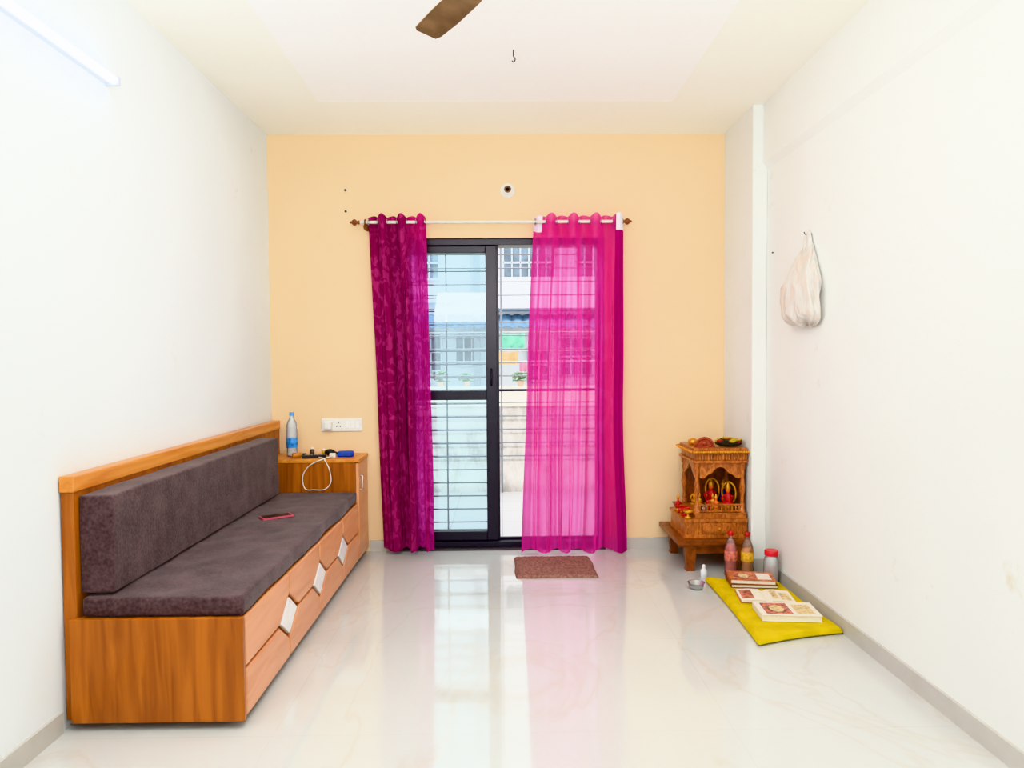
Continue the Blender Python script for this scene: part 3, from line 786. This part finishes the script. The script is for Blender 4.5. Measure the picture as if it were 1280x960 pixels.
# ------------------------------------------------------------ hanging bag
BY = 3.62
bag = root('plastic_bag', 'crumpled white carrier bag hanging from a nail on the wall', 'bag', (XR, BY, 1.935))
def bagmat():
    m, nt, b = base_mat('bag_white')
    g = nt.nodes.new('ShaderNodeNewGeometry')
    v = nt.nodes.new('ShaderNodeTexNoise'); v.inputs['Scale'].default_value = 16; v.inputs['Detail'].default_value = 4; v.inputs['Distortion'].default_value = 1.5
    mp = nt.nodes.new('ShaderNodeMapping'); mp.inputs['Scale'].default_value = (1,1,.4); nt.links.new(g.outputs['Position'], mp.inputs[0]); nt.links.new(mp.outputs[0], v.inputs['Vector'])
    r = nt.nodes.new('ShaderNodeValToRGB'); r.color_ramp.elements[0].position=.3; r.color_ramp.elements[1].position=.55
    r.color_ramp.elements[0].color = lin((220,202,186)); r.color_ramp.elements[1].color = lin((240,236,230))
    nt.links.new(v.outputs['Fac'], r.inputs[0]); nt.links.new(r.outputs[0], b.inputs['Base Color'])
    b.inputs['Roughness'].default_value = .35
    mr = nt.nodes.new('ShaderNodeMapRange'); mr.inputs[1].default_value=.35; mr.inputs[2].default_value=.65; mr.inputs[3].default_value=.9; mr.inputs[4].default_value=.55
    nt.links.new(v.outputs['Fac'], mr.inputs[0]); nt.links.new(mr.outputs[0], b.inputs['Alpha'])
    bp = nt.nodes.new('ShaderNodeBump'); bp.inputs['Strength'].default_value = .8; bp.inputs['Distance'].default_value = .02
    nt.links.new(v.outputs['Fac'], bp.inputs['Height']); nt.links.new(bp.outputs['Normal'], b.inputs['Normal'])
    return m
m_bag = bagmat()
m = M(); NA, NZ = 72, 44
vs = []
zt, zb = -.05, -.475
for j in range(NZ+1):
    t = j/NZ
    base_r = .024+.155*min(1,(t/.5))**.7
    if t > .85: base_r *= (math.sqrt(max(0.0,1-((t-.85)/.15)**2))*.7+.3)
    rY = base_r
    rX = rY*.29
    for k in range(NA):
        a = 2*math.pi*k/NA
        w = 1+.10*math.sin(a*9+3*math.sin(t*4))*(1-t*.4)+.20*noise.noise(Vector((math.cos(a)*1.8,math.sin(a)*1.8,t*3.0)))+.06*noise.noise(Vector((math.cos(a)*5,math.sin(a)*5,t*8)))
        x = -rX-.002+rX*math.cos(a)*w; y = rY*math.sin(a)*w+.02*t
        vs.append((min(x,-.001), y, zt+(zb-zt)*t+.03*noise.noise(Vector((math.cos(a)*2,math.sin(a)*2,9)))*t))
fs = [(j*NA+k, j*NA+(k+1)%NA, (j+1)*NA+(k+1)%NA, (j+1)*NA+k) for j in range(NZ) for k in range(NA)]
m.add(vs, fs, 0, True); m.add(vs[-NA:], [tuple(range(NA))], 0); m.add(vs[:NA], [tuple(range(NA))[::-1]], 0)
m.obj('bag_body', m_bag, bag)
for s in (-1,1):
    m = M(); m.tube(smooth_path([(-.02,s*.022,-.10),(-.02,s*.028,-.06),(-.02,s*.018,-.02),(-.016,0,.0),(-.018,s*.008,-.03),(-.025,s*.012,-.09)]), .012, 8)
    m.obj('bag_handle', m_bag, bag)
m = M(); m.tube([(0,0,-.012),(-.035,0,-.012),(-.04,0,.0)], .003, 8)
m.obj('wall_hook', mat('hook_brown',(90,80,70),.5), loc=(XR,BY,1.94), label='small dark hook holding the carrier bag', category='hook')

# ------------------------------------------------------------ balcony & outside
def plaster():
    m, nt, b = base_mat('weathered_plaster')
    g = nt.nodes.new('ShaderNodeNewGeometry')
    mp = nt.nodes.new('ShaderNodeMapping'); mp.inputs['Scale'].default_value = (1,1,.5); nt.links.new(g.outputs['Position'], mp.inputs[0])
    n = nt.nodes.new('ShaderNodeTexNoise'); n.inputs['Scale'].default_value = 4; n.inputs['Detail'].default_value = 9; n.inputs['Roughness'].default_value = .7
    nt.links.new(mp.outputs[0], n.inputs['Vector'])
    r = nt.nodes.new('ShaderNodeValToRGB'); r.color_ramp.elements[0].position=.38; r.color_ramp.elements[1].position=.58
    r.color_ramp.elements[0].color = lin((166,164,160)); r.color_ramp.elements[1].color = lin((216,216,212))
    nt.links.new(n.outputs['Fac'], r.inputs[0]); nt.links.new(r.outputs[0], b.inputs['Base Color']); b.inputs['Roughness'].default_value=.9
    return m
m_conc = plaster()
def btile():
    m, nt, b = base_mat('balcony_tile')
    g = nt.nodes.new('ShaderNodeNewGeometry')
    br = nt.nodes.new('ShaderNodeTexBrick'); br.offset = 0; br.inputs['Scale'].default_value = 1
    br.inputs['Brick Width'].default_value = .4; br.inputs['Row Height'].default_value = .4; br.inputs['Mortar Size'].default_value = .004
    br.inputs['Color1'].default_value = lin((204,206,208)); br.inputs['Color2'].default_value = lin((198,200,202)); br.inputs['Mortar'].default_value = lin((156,158,160))
    nt.links.new(g.outputs['Position'], br.inputs['Vector']); nt.links.new(br.outputs['Color'], b.inputs['Base Color']); b.inputs['Roughness'].default_value=.35
    return m
m_tile2 = btile()
m = M(); m.box(-3, 3, YB+.2, 6.97, -.12, 0)
structure(m, 'floor_balcony', m_tile2, 'light grey balcony floor')
m = M(); m.box(-3, 3, 6.87, 6.97, 0, .84)
structure(m, 'wall_balcony', m_conc, 'weathered plaster balcony parapet')
rl = root('balcony_railing', 'grey metal bar railing on the balcony parapet', 'railing', (0,6.84,0))
m = M(); m.tube([(-3,6.84,1.0),(3,6.84,1.0)], .014, 10); m.obj('handrail', m_frame, rl, world=True)
for i in range(18):
    z = .36+.13*i
    if abs(z-1.0) < .04: continue
    m = M(); m.tube([(-3,6.84,z),(3,6.84,z)], .007, 8); m.obj('bar', m_gr2, rl, world=True)
for i in range(5):
    m = M(); x = -2.7+i*1.35; m.tube([(x,6.84,.0),(x,6.84,2.62)], .010, 8); m.obj('post', m_gr2, rl, world=True)

nb = root('neighbouring_building', 'white apartment building with blue tiled awning across the lane', 'building', (0,13.2,-4))
m_fac = mat('facade_white', (226,230,234), .8, var=.05, vscale=1)
m_dk = mat('facade_opening', (116,132,144), .5, var=.4, vscale=3)
m = M(); m.box(-9,9,13.2,14.2,-4,8)
m.obj('facade', m_fac, nb, world=True)
for b in ((-.1,6,12.6,13.2,2.2,2.77),(-.1,6,12.6,13.2,3.5,4.1),(-9,-.9,13.0,13.2,2.35,2.5),(-9,9,12.7,13.2,-.9,-.6)):
    m = M(); m.box(*b); m.obj('balcony_slab', m_fac, nb, world=True, bevel=.01)
for x0,x1,z0,z1 in ((0.05,1.0,2.8,3.4),(-1.5,-1.15,2.8,3.4),(-1.5,-1.12,1.1,1.8),(.5,.9,.9,1.5),(1.4,2.2,2.8,3.4),(1.1,1.7,1.0,1.7),(-.85,-.55,1.2,1.75),(-3,-2.2,2.8,3.5),(-4,-2.6,.8,1.7),(2.6,3.6,.8,1.7)):
    m = M(); m.box(x0,x1,13.17,13.19,z0,z1,0)
    n = max(2,int((x1-x0)/.15))
    for i in range(n+1): m.box(x0+(x1-x0)*i/n-.01,x0+(x1-x0)*i/n+.01,13.12,13.17,z0,z1,1)
    for z in (z0,(z0+z1)/2,z1): m.box(x0-.02,x1+.02,13.12,13.17,z-.015,z+.015,1)
    m.obj('window_grille', [m_dk, m_fac], nb, world=True)
m_blue = mat('awning_blue', (104,136,164), .6, var=.15, vscale=8)
m = M()
nx = 60
vs = []
for i in range(nx*4+1):
    x = -6+12*i/(nx*4); b = .04*abs(math.sin(i*math.pi/4))
    vs.append((x,12.3,1.86+b)); vs.append((x,13.2,2.12+b))
m.add(vs, [(2*i,2*i+2,2*i+3,2*i+1) for i in range(nx*4)], 0)
m.obj('awning', m_blue, nb, world=True, solid=.02)
for x in (-.45, 2.2, -3.2):
    m = M(); m.box(x-.06,x+.06,13.0,13.2,-4,6); m.obj('drain_pipe', mat('pipe_grey',(160,168,176),.5), nb, world=True)
cw = M(); cw.box(-9,9,11.0,11.12,-4,.88); cw.obj('compound_wall', mat('ochre_wall',(218,212,198),.85,var=.15,vscale=4), loc=(0,11.06,-4), world=True, label='cream boundary wall across the lane', category='wall')
def cloth(x0,x1,z0,z1,y,c,label):
    m = M(); n = 20; vs = []
    for j in range(n+1):
        for i in range(n+1):
            u,v=i/n,j/n
            vs.append((x0+(x1-x0)*u, y+.03*math.sin(u*12)*v, z1+(z0-z1)*v-.02*math.sin(u*3.14)*(1-v)))
    m.add(vs,[(j*(n+1)+i,j*(n+1)+i+1,(j+1)*(n+1)+i+1,(j+1)*(n+1)+i) for j in range(n) for i in range(n)],0,True)
    cc=((x0+x1)/2,y,z0)
    m.obj('hanging_cloth', mat('cloth_'+label[:6],c,.8,var=.45,vscale=8), loc=cc, world=True, label=label, category='cloth')
    m = M(); m.tube([(-3,y,z1+.01),(3,y,z1+.01)],.008,6); m.obj('clothesline', m_steel, loc=(0,y,z1+.01), world=True, label='thin wire clothesline across the lane', category='clothesline')
cloth(-.02,.40,1.50,1.76,12.1,(110,180,155),'green cloth hanging across the lane')
cloth(-.05,.28,1.22,1.44,11.9,(214,180,126),'yellow-orange cloth hanging across the lane')
cloth(.30,.44,1.10,1.26,11.7,(216,150,176),'pink cloth hanging across the lane')
for i,(x,s) in enumerate(((-.95,1.0),(-.55,.8),(.3,.9))):
    e = root('potted_plant','leafy plant in a terracotta pot on the wall across the lane','plant',(x,11.06,.881),group='pots on the wall across the lane')
    m = M(); m.lathe([(.04,0),(.055,.07),(.06,.08),(.05,.08)],n=14); m.obj('pot', mat('terracotta',(176,150,132),.8), e)
    m = M()
    for k in range(60):
        a=random.random()*6.28; r=random.random()*.14*s; z=.08+random.random()*.16*s
        m.ball((r*math.cos(a),r*math.sin(a)*.5,z),.03,.02,.012,6)
    m.obj('foliage', mat('leaf_green',(104,128,98),.7,var=.4), e)
m = M(); m.box(-12,12,6.97,20,-4.2,-4); structure(m,'ground_lane',m_conc,'lane surface below the balcony')

# ------------------------------------------------------------ light
w = bpy.data.worlds.new('World'); scene.world = w; w.use_nodes = True
bg = w.node_tree.nodes['Background']; bg.inputs[0].default_value = (.96,.98,1,1); bg.inputs[1].default_value = 1.85
def area(name, loc, d, sx, sy, p, c=(1,1,1)):
    l = bpy.data.lights.new(name,'AREA'); l.shape='RECTANGLE'; l.size=sx; l.size_y=sy; l.energy=p; l.color=c
    o = bpy.data.objects.new(name,l); COL.objects.link(o); o.location=loc
    o.rotation_euler = Vector(d).to_track_quat('-Z','Y').to_euler(); return o
area('ceiling_fill', (0,2.3,2.78), (0,0,-1), 1.4, 1.2, 18, (1,.99,.97))  # fill light added under the ceiling, no real fitting there
area('upward_fill', (0,1.0,1.95), (0,.55,.8), 1.6, .7, 42, (1,.995,.96))  # added upward fill without a fixture, brightens ceiling and back wall
sun = bpy.data.lights.new('sun','SUN'); sun.energy = 1.9; sun.angle = .02; sun.color=(1,.98,.95)
so = bpy.data.objects.new('sun',sun); COL.objects.link(so); so.rotation_euler = (math.radians(32),math.radians(12),0)

# ------------------------------------------------------------ camera
cam = bpy.data.cameras.new('camera'); co = bpy.data.objects.new('camera', cam); COL.objects.link(co)
cam.sensor_width = 36; cam.lens = 880/1280*36; cam.clip_start = .05
R = Matrix.Rotation(math.radians(-.85),4,'Z') @ Matrix.Rotation(math.radians(90-1.95),4,'X') @ Matrix.Rotation(math.radians(-.4),4,'Z')
co.matrix_world = Matrix.Translation((0,0,CH)) @ R
scene.camera = co
try:
    scene.view_settings.view_transform = 'Khronos PBR Neutral'
except Exception:
    scene.view_settings.view_transform = 'Standard'
scene.view_settings.exposure = 0.66
